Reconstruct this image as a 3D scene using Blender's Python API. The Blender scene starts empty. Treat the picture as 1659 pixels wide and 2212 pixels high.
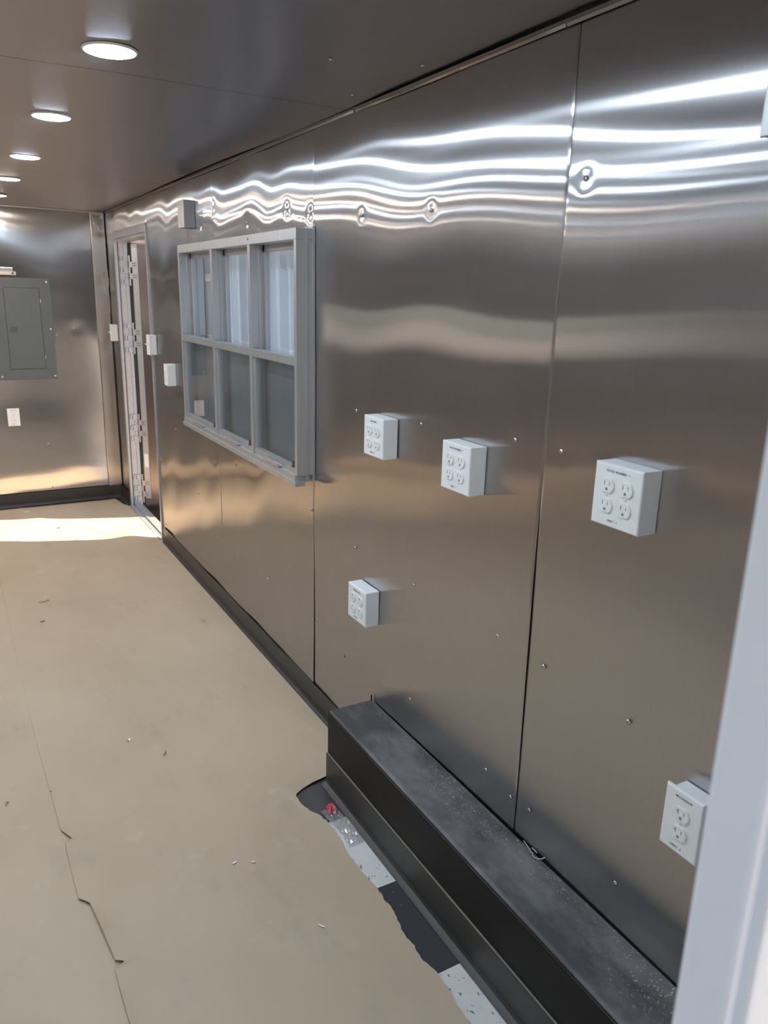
import bpy, bmesh, math, random
import numpy as np
from mathutils import Matrix, Vector

random.seed(7)
rng = np.random.default_rng(11)
SC = bpy.context.scene
COL = SC.collection
PI = math.pi

# ------------------------------------------------------------------ camera
CAM_Z = 1.571
cam_d = bpy.data.cameras.new('camera')
cam = bpy.data.objects.new('camera', cam_d)
COL.objects.link(cam)

# camera axes solved from the vanishing points of the room
fwd = Vector((0.47898014, 0.83488622, -0.27118817)).normalized()
rgt = Vector((0.87087404, -0.4912, 0.0253))
rgt = (rgt - fwd * rgt.dot(fwd)).normalized()
upv = rgt.cross(fwd)
M = Matrix.Identity(4)
for i in range(3):
    M[i][0] = rgt[i]; M[i][1] = upv[i]; M[i][2] = -fwd[i]
M[2][3] = CAM_Z
cam.matrix_world = M
cam_d.sensor_width = 36.0
cam_d.sensor_fit = 'AUTO'
cam_d.lens = 1661.28 / 2212 * 36
cam_d.clip_start = 0.02
cam_d.clip_end = 500
cam_d.dof.use_dof = True
cam_d.dof.focus_distance = 2.6
cam_d.dof.aperture_fstop = 7.5
SC.camera = cam

# ------------------------------------------------------------------ world, sun, exposure
SUN_EL = math.radians(39)
sun_to = Vector((0.941 * math.cos(SUN_EL), -0.339 * math.cos(SUN_EL), math.sin(SUN_EL)))  # towards the sun
world = bpy.data.worlds.new('world')
SC.world = world
world.use_nodes = True
wn = world.node_tree
wn.nodes.clear()
sky = wn.nodes.new('ShaderNodeTexSky')
sky.sky_type = 'NISHITA'
sky.sun_disc = False
sky.sun_elevation = SUN_EL
sky.sun_rotation = math.atan2(sun_to.x, sun_to.y)
bg = wn.nodes.new('ShaderNodeBackground')
bg.inputs['Strength'].default_value = 0.27
wo = wn.nodes.new('ShaderNodeOutputWorld')
wn.links.new(sky.outputs[0], bg.inputs['Color'])
wn.links.new(bg.outputs[0], wo.inputs['Surface'])

sl = bpy.data.lights.new('sun', 'SUN')
sl.energy = 18.5
sl.color = (1.0, 0.82, 0.61)
sl.angle = math.radians(0.6)
so = bpy.data.objects.new('sun', sl)
COL.objects.link(so)
so.rotation_euler = sun_to.to_track_quat('Z', 'Y').to_euler()
so.location = (8, -3, 8)

SC.view_settings.view_transform = 'Standard'
SC.view_settings.look = 'None'
SC.view_settings.exposure = 0.20
SC.view_settings.gamma = 1.0
SC.view_settings.use_curve_mapping = False
SC.cycles.sample_clamp_indirect = 6.0
SC.cycles.use_denoising = True
SC.cycles.max_bounces = 10
SC.cycles.glossy_bounces = 6
SC.cycles.diffuse_bounces = 5

LED = 150.0            # brightness of a ceiling lamp's diffuser

# ------------------------------------------------------------------ materials
def new_mat(name):
    m = bpy.data.materials.new(name)
    m.use_nodes = True
    nt = m.node_tree
    nt.nodes.clear()
    out = nt.nodes.new('ShaderNodeOutputMaterial')
    return m, nt, out

def node(nt, t, **kw):
    n = nt.nodes.new(t)
    for k, v in kw.items():
        if hasattr(n, k):
            setattr(n, k, v)
        else:
            n.inputs[k].default_value = v
    return n

def mapped_noise(nt, scale=(1, 1, 1), nscale=5.0, detail=3.0, rough=0.55):
    tc = node(nt, 'ShaderNodeNewGeometry')
    mp = node(nt, 'ShaderNodeMapping')
    mp.inputs['Scale'].default_value = scale
    nt.links.new(tc.outputs['Position'], mp.inputs['Vector'])
    nz = node(nt, 'ShaderNodeTexNoise')
    nz.inputs['Scale'].default_value = nscale
    nz.inputs['Detail'].default_value = detail
    nz.inputs['Roughness'].default_value = rough
    nt.links.new(mp.outputs[0], nz.inputs['Vector'])
    return nz

def ramp(nt, src, stops):
    r = node(nt, 'ShaderNodeValToRGB')
    el = r.color_ramp.elements
    while len(el) < len(stops):
        el.new(0.5)
    for e, (p, c) in zip(el, stops):
        e.position = p
        e.color = (*c, 1) if len(c) == 3 else c
    nt.links.new(src, r.inputs['Fac'])
    return r

def plain(name, col, rough=0.5, metal=0.0, noise=0.0, nscale=30.0, spec=0.5, bump=0.0, stretch=(1, 1, 1)):
    m, nt, out = new_mat(name)
    p = node(nt, 'ShaderNodeBsdfPrincipled')
    p.inputs['Base Color'].default_value = (*col, 1)
    p.inputs['Roughness'].default_value = rough
    p.inputs['Metallic'].default_value = metal
    p.inputs['Specular IOR Level'].default_value = spec
    if noise > 0 or bump > 0:
        nz = mapped_noise(nt, stretch, nscale)
        if noise > 0:
            a = tuple(max(0, c * (1 - noise)) for c in col)
            b = tuple(min(1, c * (1 + noise)) for c in col)
            r = ramp(nt, nz.outputs['Fac'], [(0.3, a), (0.7, b)])
            nt.links.new(r.outputs[0], p.inputs['Base Color'])
        if bump > 0:
            b = node(nt, 'ShaderNodeBump')
            b.inputs['Strength'].default_value = bump
            b.inputs['Distance'].default_value = 0.002
            nt.links.new(nz.outputs['Fac'], b.inputs['Height'])
            nt.links.new(b.outputs[0], p.inputs['Normal'])
    nt.links.new(p.outputs[0], out.inputs['Surface'])
    return m

def steel(name, tangent, core, halo, col, grain, wide=0.3, dirt=0.06, contrast=0.03):
    """brushed stainless sheet: reflections stay sharp along `tangent` and smear across it.
    core and halo: (alpha along the tangent, alpha across) of the two lobes"""
    m, nt, out = new_mat(name)
    cmb = node(nt, 'ShaderNodeCombineXYZ')
    for i in range(3):
        cmb.inputs[i].default_value = tangent[i]
    nz = mapped_noise(nt, grain, 1.0, 4.0, 0.6)
    a = tuple(c * (1 - contrast) for c in col); b = tuple(min(1, c * (1 + contrast)) for c in col)
    r = ramp(nt, nz.outputs['Fac'], [(0.3, a), (0.7, b)])
    gs = []
    for ax, ay in (core, halo):
        g = node(nt, 'ShaderNodeBsdfAnisotropic')
        g.distribution = 'GGX'
        g.inputs['Roughness'].default_value = (ax * ay) ** 0.25
        g.inputs['Anisotropy'].default_value = 1 - (ax / ay) ** 0.5
        nt.links.new(r.outputs[0], g.inputs['Color'])
        nt.links.new(cmb.outputs[0], g.inputs['Tangent'])
        gs.append(g)
    mx = node(nt, 'ShaderNodeMixShader')
    mx.inputs[0].default_value = wide
    nt.links.new(gs[0].outputs[0], mx.inputs[1]); nt.links.new(gs[1].outputs[0], mx.inputs[2])
    # faint handling marks
    nz2 = mapped_noise(nt, (1, 1, 1), 3.0, 3.0)
    rr = ramp(nt, nz2.outputs['Fac'], [(0.45, (dirt * 0.5,) * 3), (0.75, (dirt * 1.6,) * 3)])
    df = node(nt, 'ShaderNodeBsdfDiffuse')
    df.inputs['Color'].default_value = (0.42, 0.38, 0.34, 1)
    m2 = node(nt, 'ShaderNodeMixShader')
    nt.links.new(rr.outputs[0], m2.inputs[0])
    nt.links.new(mx.outputs[0], m2.inputs[1]); nt.links.new(df.outputs[0], m2.inputs[2])
    nt.links.new(m2.outputs[0], out.inputs['Surface'])
    return m

STEEL = (0.52, 0.51, 0.515)
M_wall = steel('brushed_steel_wall', (0, 0, 1), (0.0032, 0.19), (0.022, 0.26), STEEL, (420, 420, 4.0), 0.28, 0.05)
M_back = steel('brushed_steel_back_wall', (0, 0, 1), (0.006, 0.055), (0.016, 0.09), STEEL, (420, 420, 4.0), 0.15, 0.035)
M_ceil = steel('brushed_steel_ceiling', (1, 0, 0), (0.03, 0.25), (0.09, 0.40), (0.42, 0.42, 0.46), (4.0, 420, 420), 0.45, 0.04)
M_strip = steel('steel_trim', (0, 0, 1), (0.05, 0.15), (0.10, 0.2), (0.62, 0.59, 0.56), (300, 300, 5), 0.3, 0.06)
M_alu = plain('aluminium_frame', (0.50, 0.51, 0.52), 0.42, 0.75, 0.06, 60, stretch=(1, 1, 0.1))
M_alu_bright = plain('aluminium_mill', (0.52, 0.51, 0.53), 0.38, 0.6, 0.08, 80)
M_leaf = steel('door_leaf_steel', (0, 0, 1), (0.04, 0.10), (0.10, 0.2), (0.30, 0.255, 0.26), (200, 200, 4), 0.4, 0.03)
M_hingegap = plain('gap_strip_dark', (0.10, 0.10, 0.11), 0.6)
M_plastic = plain('white_plastic', (0.80, 0.82, 0.82), 0.32, 0.0, 0.02, 40)
M_slot = plain('socket_slot_dark', (0.10, 0.10, 0.10), 0.6)
M_hole = plain('ground_hole_grey', (0.20, 0.20, 0.20), 0.6)
M_ink = plain('label_ink', (0.06, 0.06, 0.06), 0.6)
M_black = plain('backing_dark', (0.025, 0.024, 0.023), 0.8)
M_white_paint = plain('white_painted_frame', (0.78, 0.84, 0.93), 0.4, 0.0, 0.03, 6)
M_panelgrey = plain('breaker_grey_enamel', (0.105, 0.120, 0.124), 0.42, 0.0, 0.04, 25)
M_panelrim = plain('breaker_grey_dark', (0.07, 0.08, 0.08), 0.5)
M_anglesteel = steel('angle_trim_steel', (0, 0, 1), (0.05, 0.15), (0.10, 0.2), (0.36, 0.35, 0.36), (300, 300, 5), 0.3, 0.03)
M_screw = plain('zinc_screw', (0.72, 0.70, 0.66), 0.25, 1.0, 0.1, 300)
M_rubber = plain('cove_base_rubber', (0.040, 0.037, 0.034), 0.42, 0.0, 0.12, 12)
M_concrete = plain('yard_concrete', (0.275, 0.262, 0.248), 0.9, 0.0, 0.2, 1.5)
M_hatch = plain('white_hatch_aluminium', (0.72, 0.75, 0.76), 0.5, 0.0, 0.03, 8)
def mat_fibre():
    m, nt, out = new_mat('translucent_fibreglass')
    df = node(nt, 'ShaderNodeBsdfDiffuse'); df.inputs['Color'].default_value = (0.66, 0.70, 0.76, 1)
    tl = node(nt, 'ShaderNodeBsdfTranslucent'); tl.inputs['Color'].default_value = (0.60, 0.70, 0.92, 1)
    mx = node(nt, 'ShaderNodeMixShader'); mx.inputs[0].default_value = 0.065
    nt.links.new(df.outputs[0], mx.inputs[1]); nt.links.new(tl.outputs[0], mx.inputs[2])
    nt.links.new(mx.outputs[0], out.inputs['Surface'])
    return m
M_hatch = mat_fibre()
M_skin = plain('trailer_skin_white', (0.75, 0.75, 0.74), 0.5)
M_beige = plain('beige_plastic', (0.62, 0.54, 0.50), 0.45, 0.0, 0.05, 60)
M_sticker = plain('white_sticker', (0.85, 0.83, 0.80), 0.6)
M_red = plain('red_print', (0.55, 0.08, 0.09), 0.4)

def mat_paper():
    m, nt, out = new_mat('kraft_floor_paper')
    p = node(nt, 'ShaderNodeBsdfPrincipled')
    p.inputs['Roughness'].default_value = 0.62
    p.inputs['Specular IOR Level'].default_value = 0.35
    n1 = mapped_noise(nt, (1, 0.6, 1), 1.6, 4, 0.6)
    r1 = ramp(nt, n1.outputs['Fac'], [(0.30, (0.450, 0.352, 0.248)), (0.70, (0.545, 0.438, 0.320))])
    n2 = mapped_noise(nt, (1, 1, 1), 7.0, 5, 0.65)
    r2 = ramp(nt, n2.outputs['Fac'], [(0.61, (0, 0, 0)), (0.74, (0.45, 0.45, 0.45))])   # pale chalky scuffs
    mx = node(nt, 'ShaderNodeMixRGB'); mx.blend_type = 'MIX'
    mx.inputs['Color2'].default_value = (0.60, 0.54, 0.42, 1)
    nt.links.new(r2.outputs[0], mx.inputs['Fac']); nt.links.new(r1.outputs[0], mx.inputs['Color1'])
    n3 = mapped_noise(nt, (1.3, 0.7, 1), 4.0, 4, 0.7)
    r3 = ramp(nt, n3.outputs['Fac'], [(0.56, (0, 0, 0)), (0.76, (0.42, 0.42, 0.42))])   # grey dirt
    mx2 = node(nt, 'ShaderNodeMixRGB')
    mx2.inputs['Color2'].default_value = (0.30, 0.27, 0.22, 1)
    nt.links.new(r3.outputs[0], mx2.inputs['Fac']); nt.links.new(mx.outputs[0], mx2.inputs['Color1'])
    nt.links.new(mx2.outputs[0], p.inputs['Base Color'])
    n4 = mapped_noise(nt, (1, 1, 1), 220, 3, 0.6)
    b = node(nt, 'ShaderNodeBump'); b.inputs['Strength'].default_value = 0.12; b.inputs['Distance'].default_value = 0.001
    nt.links.new(n4.outputs['Fac'], b.inputs['Height']); nt.links.new(b.outputs[0], p.inputs['Normal'])
    nt.links.new(p.outputs[0], out.inputs['Surface'])
    return m
M_paper = mat_paper()

def mat_tile(name, base, fleck, amount):
    m, nt, out = new_mat(name)
    p = node(nt, 'ShaderNodeBsdfPrincipled')
    p.inputs['Roughness'].default_value = 0.38
    nz = mapped_noise(nt, (1.0, 0.42, 1), 95.0, 2, 0.5)
    r = ramp(nt, nz.outputs['Fac'], [(amount, base), (amount + 0.015, fleck)])
    n2 = mapped_noise(nt, (1, 1, 1), 9.0, 4)
    r2 = ramp(nt, n2.outputs['Fac'], [(0.3, (0.86, 0.86, 0.86)), (0.7, (1, 1, 1))])
    mx = node(nt, 'ShaderNodeMixRGB'); mx.blend_type = 'MULTIPLY'; mx.inputs['Fac'].default_value = 1
    nt.links.new(r.outputs[0], mx.inputs['Color1']); nt.links.new(r2.outputs[0], mx.inputs['Color2'])
    nt.links.new(mx.outputs[0], p.inputs['Base Color'])
    nt.links.new(p.outputs[0], out.inputs['Surface'])
    return m
M_tile_w = mat_tile('vinyl_tile_white', (0.74, 0.74, 0.72), (0.16, 0.16, 0.15), 0.662)
M_tile_b = mat_tile('vinyl_tile_black', (0.045, 0.046, 0.05), (0.20, 0.19, 0.18), 0.715)

def mat_box_top():
    m, nt, out = new_mat('black_rubber_dusty')
    p = node(nt, 'ShaderNodeBsdfPrincipled')
    p.inputs['Roughness'].default_value = 0.5
    n1 = mapped_noise(nt, (1.5, 0.7, 1), 4.0, 5, 0.65)
    r1 = ramp(nt, n1.outputs['Fac'], [(0.40, (0.045, 0.046, 0.048)), (0.68, (0.20, 0.20, 0.195))])   # dust film
    n2 = mapped_noise(nt, (1, 0.8, 1), 190.0, 2, 0.6)
    r2 = ramp(nt, n2.outputs['Fac'], [(0.63, (0, 0, 0)), (0.68, (0.95, 0.95, 0.95))])           # sawdust specks
    n3 = mapped_noise(nt, (1, 0.5, 1), 3.0, 2, 0.5)
    r3 = ramp(nt, n3.outputs['Fac'], [(0.42, (0, 0, 0)), (0.62, (1, 1, 1))])
    mu = node(nt, 'ShaderNodeMath'); mu.operation = 'MULTIPLY'
    nt.links.new(r2.outputs[0], mu.inputs[0]); nt.links.new(r3.outputs[0], mu.inputs[1])
    mx = node(nt, 'ShaderNodeMixRGB')
    mx.inputs['Color2'].default_value = (0.55, 0.50, 0.40, 1)
    nt.links.new(mu.outputs[0], mx.inputs['Fac']); nt.links.new(r1.outputs[0], mx.inputs['Color1'])
    nt.links.new(mx.outputs[0], p.inputs['Base Color'])
    nt.links.new(p.outputs[0], out.inputs['Surface'])
    return m
M_boxtop = mat_box_top()
M_boxside = plain('black_rubber_side', (0.010, 0.010, 0.011), 0.5, 0.0, 0.15, 10, spec=0.22)

def mat_glass(name, tint, refl_boost=1.0):
    m, nt, out = new_mat(name)
    fr = node(nt, 'ShaderNodeFresnel'); fr.inputs['IOR'].default_value = 1.52
    ml = node(nt, 'ShaderNodeMath'); ml.operation = 'MULTIPLY'; ml.inputs[1].default_value = refl_boost
    ml.use_clamp = True
    tr = node(nt, 'ShaderNodeBsdfTransparent'); tr.inputs['Color'].default_value = (*tint, 1)
    gl = node(nt, 'ShaderNodeBsdfGlossy'); gl.inputs['Roughness'].default_value = 0.02
    mx = node(nt, 'ShaderNodeMixShader')
    # the far face of the pane does not bend the ray here, so it must not reflect as if from inside the glass
    ge = node(nt, 'ShaderNodeNewGeometry')
    ff = node(nt, 'ShaderNodeMath'); ff.operation = 'SUBTRACT'; ff.inputs[0].default_value = 1.0
    nt.links.new(ge.outputs['Backfacing'], ff.inputs[1])
    m3 = node(nt, 'ShaderNodeMath'); m3.operation = 'MULTIPLY'
    nt.links.new(fr.outputs[0], ml.inputs[0]); nt.links.new(ml.outputs[0], m3.inputs[0]); nt.links.new(ff.outputs[0], m3.inputs[1])
    nt.links.new(m3.outputs[0], mx.inputs[0])
    nt.links.new(tr.outputs[0], mx.inputs[1]); nt.links.new(gl.outputs[0], mx.inputs[2])
    nt.links.new(mx.outputs[0], out.inputs['Surface'])
    return m
M_glass = mat_glass('window_glass', (0.90, 0.93, 0.95), 1.5)

def mat_screen():
    m, nt, out = new_mat('insect_screen_mesh')
    tr = node(nt, 'ShaderNodeBsdfTransparent')
    df = node(nt, 'ShaderNodeBsdfDiffuse'); df.inputs['Color'].default_value = (0.22, 0.22, 0.21, 1)
    mx = node(nt, 'ShaderNodeMixShader'); mx.inputs[0].default_value = 0.62
    nt.links.new(tr.outputs[0], mx.inputs[1]); nt.links.new(df.outputs[0], mx.inputs[2])
    nt.links.new(mx.outputs[0], out.inputs['Surface'])
    return m
M_screen = mat_screen()

def mat_film():
    m, nt, out = new_mat('clear_plastic_film')
    tr = node(nt, 'ShaderNodeBsdfTransparent'); tr.inputs['Color'].default_value = (0.92, 0.92, 0.92, 1)
    gl = node(nt, 'ShaderNodeBsdfGlossy'); gl.inputs['Roughness'].default_value = 0.12
    df = node(nt, 'ShaderNodeBsdfDiffuse'); df.inputs['Color'].default_value = (0.75, 0.73, 0.72, 1)
    m1 = node(nt, 'ShaderNodeMixShader'); m1.inputs[0].default_value = 0.45
    nt.links.new(gl.outputs[0], m1.inputs[1]); nt.links.new(df.outputs[0], m1.inputs[2])
    m2 = node(nt, 'ShaderNodeMixShader'); m2.inputs[0].default_value = 0.42
    nt.links.new(tr.outputs[0], m2.inputs[1]); nt.links.new(m1.outputs[0], m2.inputs[2])
    nt.links.new(m2.outputs[0], out.inputs['Surface'])
    return m
M_film = mat_film()

def mat_emit(name, col, s):
    m, nt, out = new_mat(name)
    e = node(nt, 'ShaderNodeEmission')
    e.inputs['Color'].default_value = (*col, 1); e.inputs['Strength'].default_value = s
    nt.links.new(e.outputs[0], out.inputs['Surface'])
    return m
M_led_cool = mat_emit('led_cool', (0.74, 0.87, 1.0), LED)
M_led_warm = mat_emit('led_warm', (1.0, 0.86, 0.74), LED)

# ------------------------------------------------------------------ helpers
ORG = {}       # world origin of every root/part that was built in world coordinates
def tag(o, label=None, cat=None, group=None, kind=None):
    if label: o['label'] = label
    if cat: o['category'] = cat
    if group: o['group'] = group
    if kind: o['kind'] = kind
    return o

def empty(name, loc=(0, 0, 0), rotz=0.0):
    o = bpy.data.objects.new(name, None)
    o.empty_display_size = 0.05
    COL.objects.link(o)
    o.location = loc; o.rotation_euler = (0, 0, rotz)
    ORG[o.name] = Vector(loc)
    return o

def obj(name, bm, mats, parent=None, smooth=False, loc=None):
    """links a bmesh as one object. Without parent it may get an origin `loc` (world); children share the parent's origin"""
    off = Vector((0, 0, 0))
    if parent is not None and parent.name in ORG and not parent.get('_local'):
        off = ORG[parent.name]
    elif loc is not None:
        off = Vector(loc)
    if off.length > 0:
        bmesh.ops.translate(bm, verts=bm.verts, vec=-off)
    me = bpy.data.meshes.new(name)
    bm.to_mesh(me); bm.free()
    if not isinstance(mats, (list, tuple)): mats = [mats]
    for m in mats: me.materials.append(m)
    if smooth:
        for p in me.polygons: p.use_smooth = True
    o = bpy.data.objects.new(name, me)
    COL.objects.link(o)
    if parent is not None:
        o.parent = parent
        if parent.get('_local'): o['_local'] = 1
        ORG[o.name] = off
    else:
        o.location = off
        ORG[o.name] = off
    return o

def bx(bm, x0, x1, y0, y1, z0, z1, bevel=0.0, seg=2, mi=0):
    r = bmesh.ops.create_cube(bm, size=1.0)
    vs = r['verts']
    for v in vs:
        v.co.x = x0 if v.co.x < 0 else x1
        v.co.y = y0 if v.co.y < 0 else y1
        v.co.z = z0 if v.co.z < 0 else z1
    fs = set(f for v in vs for f in v.link_faces)
    for f in fs: f.material_index = mi
    if bevel > 0:
        es = list(set(e for v in vs for e in v.link_edges))
        g = bmesh.ops.bevel(bm, geom=es, offset=bevel, segments=seg, affect='EDGES', profile=0.6)
        for f in g['faces']: f.material_index = mi
    return vs

def box(name, mats, parent, *a, bevel=0.0, **kw):
    bm = bmesh.new(); bx(bm, *a, bevel=bevel)
    return obj(name, bm, mats, parent, **kw)

def boxes(name, mats, parent, lst, bevel=0.0, **kw):
    bm = bmesh.new()
    for a in lst: bx(bm, *a, bevel=bevel)
    return obj(name, bm, mats, parent, **kw)

def prism(bm, pts, axis, a, b, mi=0):
    """closed polygon pts (2-D) extruded from a to b along axis 0/1/2 (the other two axes in cyclic order)"""
    def co(p, t):
        v = [0, 0, 0]
        v[axis] = t; v[(axis + 1) % 3] = p[0]; v[(axis + 2) % 3] = p[1]
        return v
    A = [bm.verts.new(co(p, a)) for p in pts]
    B = [bm.verts.new(co(p, b)) for p in pts]
    n = len(pts)
    fs = [bm.faces.new(A[::-1]), bm.faces.new(B)]
    for i in range(n):
        fs.append(bm.faces.new((A[i], A[(i + 1) % n], B[(i + 1) % n], B[i])))
    for f in fs: f.material_index = mi
    bmesh.ops.recalc_face_normals(bm, faces=fs)
    return fs

def tube(bm, pts, r, n=8, mi=0):
    pts = [Vector(p) for p in pts]
    rings = []
    for i, p in enumerate(pts):
        d = (pts[min(i + 1, len(pts) - 1)] - pts[max(i - 1, 0)]).normalized()
        a = d.cross(Vector((0, 0, 1)))
        if a.length < 1e-4: a = d.cross(Vector((1, 0, 0)))
        a.normalize(); b = d.cross(a)
        rr = r[i] if isinstance(r, (list, tuple)) else r
        rings.append([bm.verts.new(p + a * rr * math.cos(2 * PI * k / n) + b * rr * math.sin(2 * PI * k / n)) for k in range(n)])
    for u, v in zip(rings, rings[1:]):
        for k in range(n):
            bm.faces.new((u[k], u[(k + 1) % n], v[(k + 1) % n], v[k])).material_index = mi
    bm.faces.new(rings[0][::-1]).material_index = mi
    bm.faces.new(rings[-1]).material_index = mi

def lathe(bm, prof, axis, origin, n=24, mi=0):
    """prof: (radius, height along axis) list, closed at both ends"""
    ax = Vector(axis).normalized()
    a = ax.orthogonal().normalized(); b = ax.cross(a)
    o = Vector(origin)
    rings = []
    for r, h in prof:
        rings.append([bm.verts.new(o + ax * h + (a * math.cos(2 * PI * k / n) + b * math.sin(2 * PI * k / n)) * r) for k in range(n)])
    for u, v in zip(rings, rings[1:]):
        for k in range(n):
            bm.faces.new((u[k], u[(k + 1) % n], v[(k + 1) % n], v[k])).material_index = mi
    bm.faces.new(rings[0][::-1]).material_index = mi
    bm.faces.new(rings[-1]).material_index = mi

# a sheet of metal as a fine grid with its dents really in it
def axis_lines(a, b, step, extra):
    xs = set([a, b, a + 0.003, b - 0.003, a + 0.0065, b - 0.0065])
    n = max(2, int(round((b - a) / step)))
    for i in range(n + 1): xs.add(a + (b - a) * i / n)
    for e in extra:
        if a < e < b: xs.add(e)
    xs = sorted(xs)
    out = [xs[0]]
    for x in xs[1:]:
        if x - out[-1] > 0.0012 or x in extra or x == b: out.append(x)
    return np.array(out)

def sheet(name, mat, parent, origin, u, v, nrm, ur, vr, disp, step=0.01, holes=(), fold=0.0018, thick=0.0008):
    """origin + U*u + V*v + disp*nrm; holes are (u0,u1,v0,v1)"""
    U = axis_lines(ur[0], ur[1], step, [h[0] for h in holes] + [h[1] for h in holes])
    V = axis_lines(vr[0], vr[1], step, [h[2] for h in holes] + [h[3] for h in holes])
    nu, nv = len(U), len(V)
    UU, VV = np.meshgrid(U, V, indexing='ij')
    D = disp(UU, VV)
    if fold:
        e = np.minimum(np.minimum(UU - ur[0], ur[1] - UU), 1.0)
        D = D - fold * np.clip(1 - e / 0.0062, 0, 1) ** 1.5
    o = np.array(origin); u = np.array(u, float); v = np.array(v, float); nrm = np.array(nrm, float)
    P = o + UU[..., None] * u + VV[..., None] * v + D[..., None] * nrm
    cu = 0.5 * (U[1:] + U[:-1]); cv = 0.5 * (V[1:] + V[:-1])
    keep = np.ones((nu - 1, nv - 1), bool)
    for h in holes:
        keep &= ~((cu[:, None] > h[0]) & (cu[:, None] < h[1]) & (cv[None] > h[2]) & (cv[None] < h[3]))
    I, J = np.nonzero(keep)
    idx = lambda i, j: i * nv + j
    F = np.stack([idx(I, J), idx(I + 1, J), idx(I + 1, J + 1), idx(I, J + 1)], 1)
    if np.dot(np.cross(u, v), nrm) < 0: F = F[:, ::-1]
    me = bpy.data.meshes.new(name)
    me.vertices.add(nu * nv)
    me.vertices.foreach_set('co', P.reshape(-1).astype(np.float32))
    me.loops.add(F.size)
    me.loops.foreach_set('vertex_index', F.reshape(-1).astype(np.int32))
    me.polygons.add(len(F))
    me.polygons.foreach_set('loop_start', (np.arange(len(F)) * 4).astype(np.int32))
    me.polygons.foreach_set('loop_total', np.full(len(F), 4, np.int32))
    me.update(calc_edges=True)
    me.polygons.foreach_set('use_smooth', np.ones(len(F), bool))
    # the grid points inside a hole are dropped
    if holes:
        bm = bmesh.new(); bm.from_mesh(me)
        bmesh.ops.delete(bm, geom=[w for w in bm.verts if not w.link_faces], context='VERTS')
        bm.to_mesh(me); bm.free()
    me.materials.append(mat)
    ob = bpy.data.objects.new(name, me)
    COL.objects.link(ob)
    if parent is not None: ob.parent = parent
    return ob

def waves(terms, dimples=()):
    """terms: (amplitude, ku, kv, phase); dimples: (u, v, depth, sigma)"""
    def f(U, V):
        d = np.zeros_like(U)
        for a, ku, kv, ph in terms:
            d = d + a * np.sin(ku * U + kv * V + ph)
        for u0, v0, dep, s in dimples:
            d = d - dep * np.exp(-((U - u0) ** 2 + (V - v0) ** 2) / (2 * s * s))
        return d
    return f

XR, XL, YB, ZC, YF = 1.13, -1.03, 6.08, 2.093, 0.24

# ================================================================== SETTING
# ground outside
bm = bmesh.new(); bx(bm, -40, 40, -40, 40, -0.75, -0.55)
tag(obj('ground', bm, M_concrete), 'pale concrete yard outside the trailer', 'ground', kind='structure')

# unseen roof added to keep direct sun off the doorway and jamb
cpz = box('shade_roof', M_concrete, None, -4.0, 5.5, -2.6, 0.12, 2.95, 3.05)
tag(cpz, 'added, unseen flat roof shading the trailer doorway behind the camera', 'shade_roof', kind='structure')
for x in (-3.9, 5.3):
    for y in (-2.5, -0.2):
        box('post', M_white_paint, cpz, x, x + 0.12, y, y + 0.12, -0.55, 2.95)
wh = box('horizon_blocker', plain('blocker_dark', (0.07, 0.055, 0.048), 0.85, 0.0, 0.2, 3.0), None, -26, 26, -36, -30, -0.55, 7.5)  # unseen block added to darken the horizon that the steel reflects
tag(wh, 'added, unseen dark block hiding the bright horizon behind the camera', 'horizon_blocker', kind='structure')

# ---- floor deck with the checkered vinyl tiles
fl = box('floor', M_black, None, XL, XR + 0.05, YF - 0.04, YB + 0.02, -0.12, -0.0025)
tag(fl, 'checkered vinyl tile floor under the brown paper', 'floor', kind='structure')
TS = 0.31
tile_meshes = {}
def tile_mesh(kind):
    if kind not in tile_meshes:
        bm = bmesh.new()
        bx(bm, 0.0006, TS - 0.0006, 0.0006, TS - 0.0006, -0.0025, 0.0, bevel=0.0004, seg=1)
        me = bpy.data.meshes.new('tile'); bm.to_mesh(me); bm.free()
        me.materials.append(M_tile_w if kind else M_tile_b)
        tile_meshes[kind] = me
    return tile_meshes[kind]
for i in range(7):
    for j in range(19):
        x0 = XR - TS * (i + 1) ; y0 = 1.209 + TS * (j - 3)
        if y0 + TS > YB + 0.02 or x0 < XL - 0.01: continue
        o = bpy.data.objects.new('tile', tile_mesh((i + j) % 2 == 0))
        COL.objects.link(o); o.location = (x0, y0, 0); o.parent = fl

# ---- right wall : slab with window and door openings, steel panels and screws as its pieces
WY0, WY1, WZ0, WZ1 = 2.478, 3.938, 0.915, 1.778      # window unit
DY0, DY1, DZ = 4.845, 5.755, 1.885                   # door opening
wr = boxes('wall_right', [M_black], None, [
    (XR + 0.008, XR + 0.06, YF, WY0 + 0.003, 0, ZC),
    (XR + 0.008, XR + 0.06, WY0 + 0.003, WY1 - 0.003, 0, WZ0 + 0.003),
    (XR + 0.008, XR + 0.06, WY0 + 0.003, WY1 - 0.003, WZ1 - 0.003, ZC),
    (XR + 0.008, XR + 0.06, WY1 - 0.003, DY0 - 0.015, 0, ZC),
    (XR + 0.008, XR + 0.06, DY0, DY1, DZ, ZC),
    (XR + 0.008, XR + 0.06, DY1 + 0.017, YB + 0.06, 0, ZC)])
tag(wr, 'long wall of brushed stainless steel sheets', 'wall', kind='structure')

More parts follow.
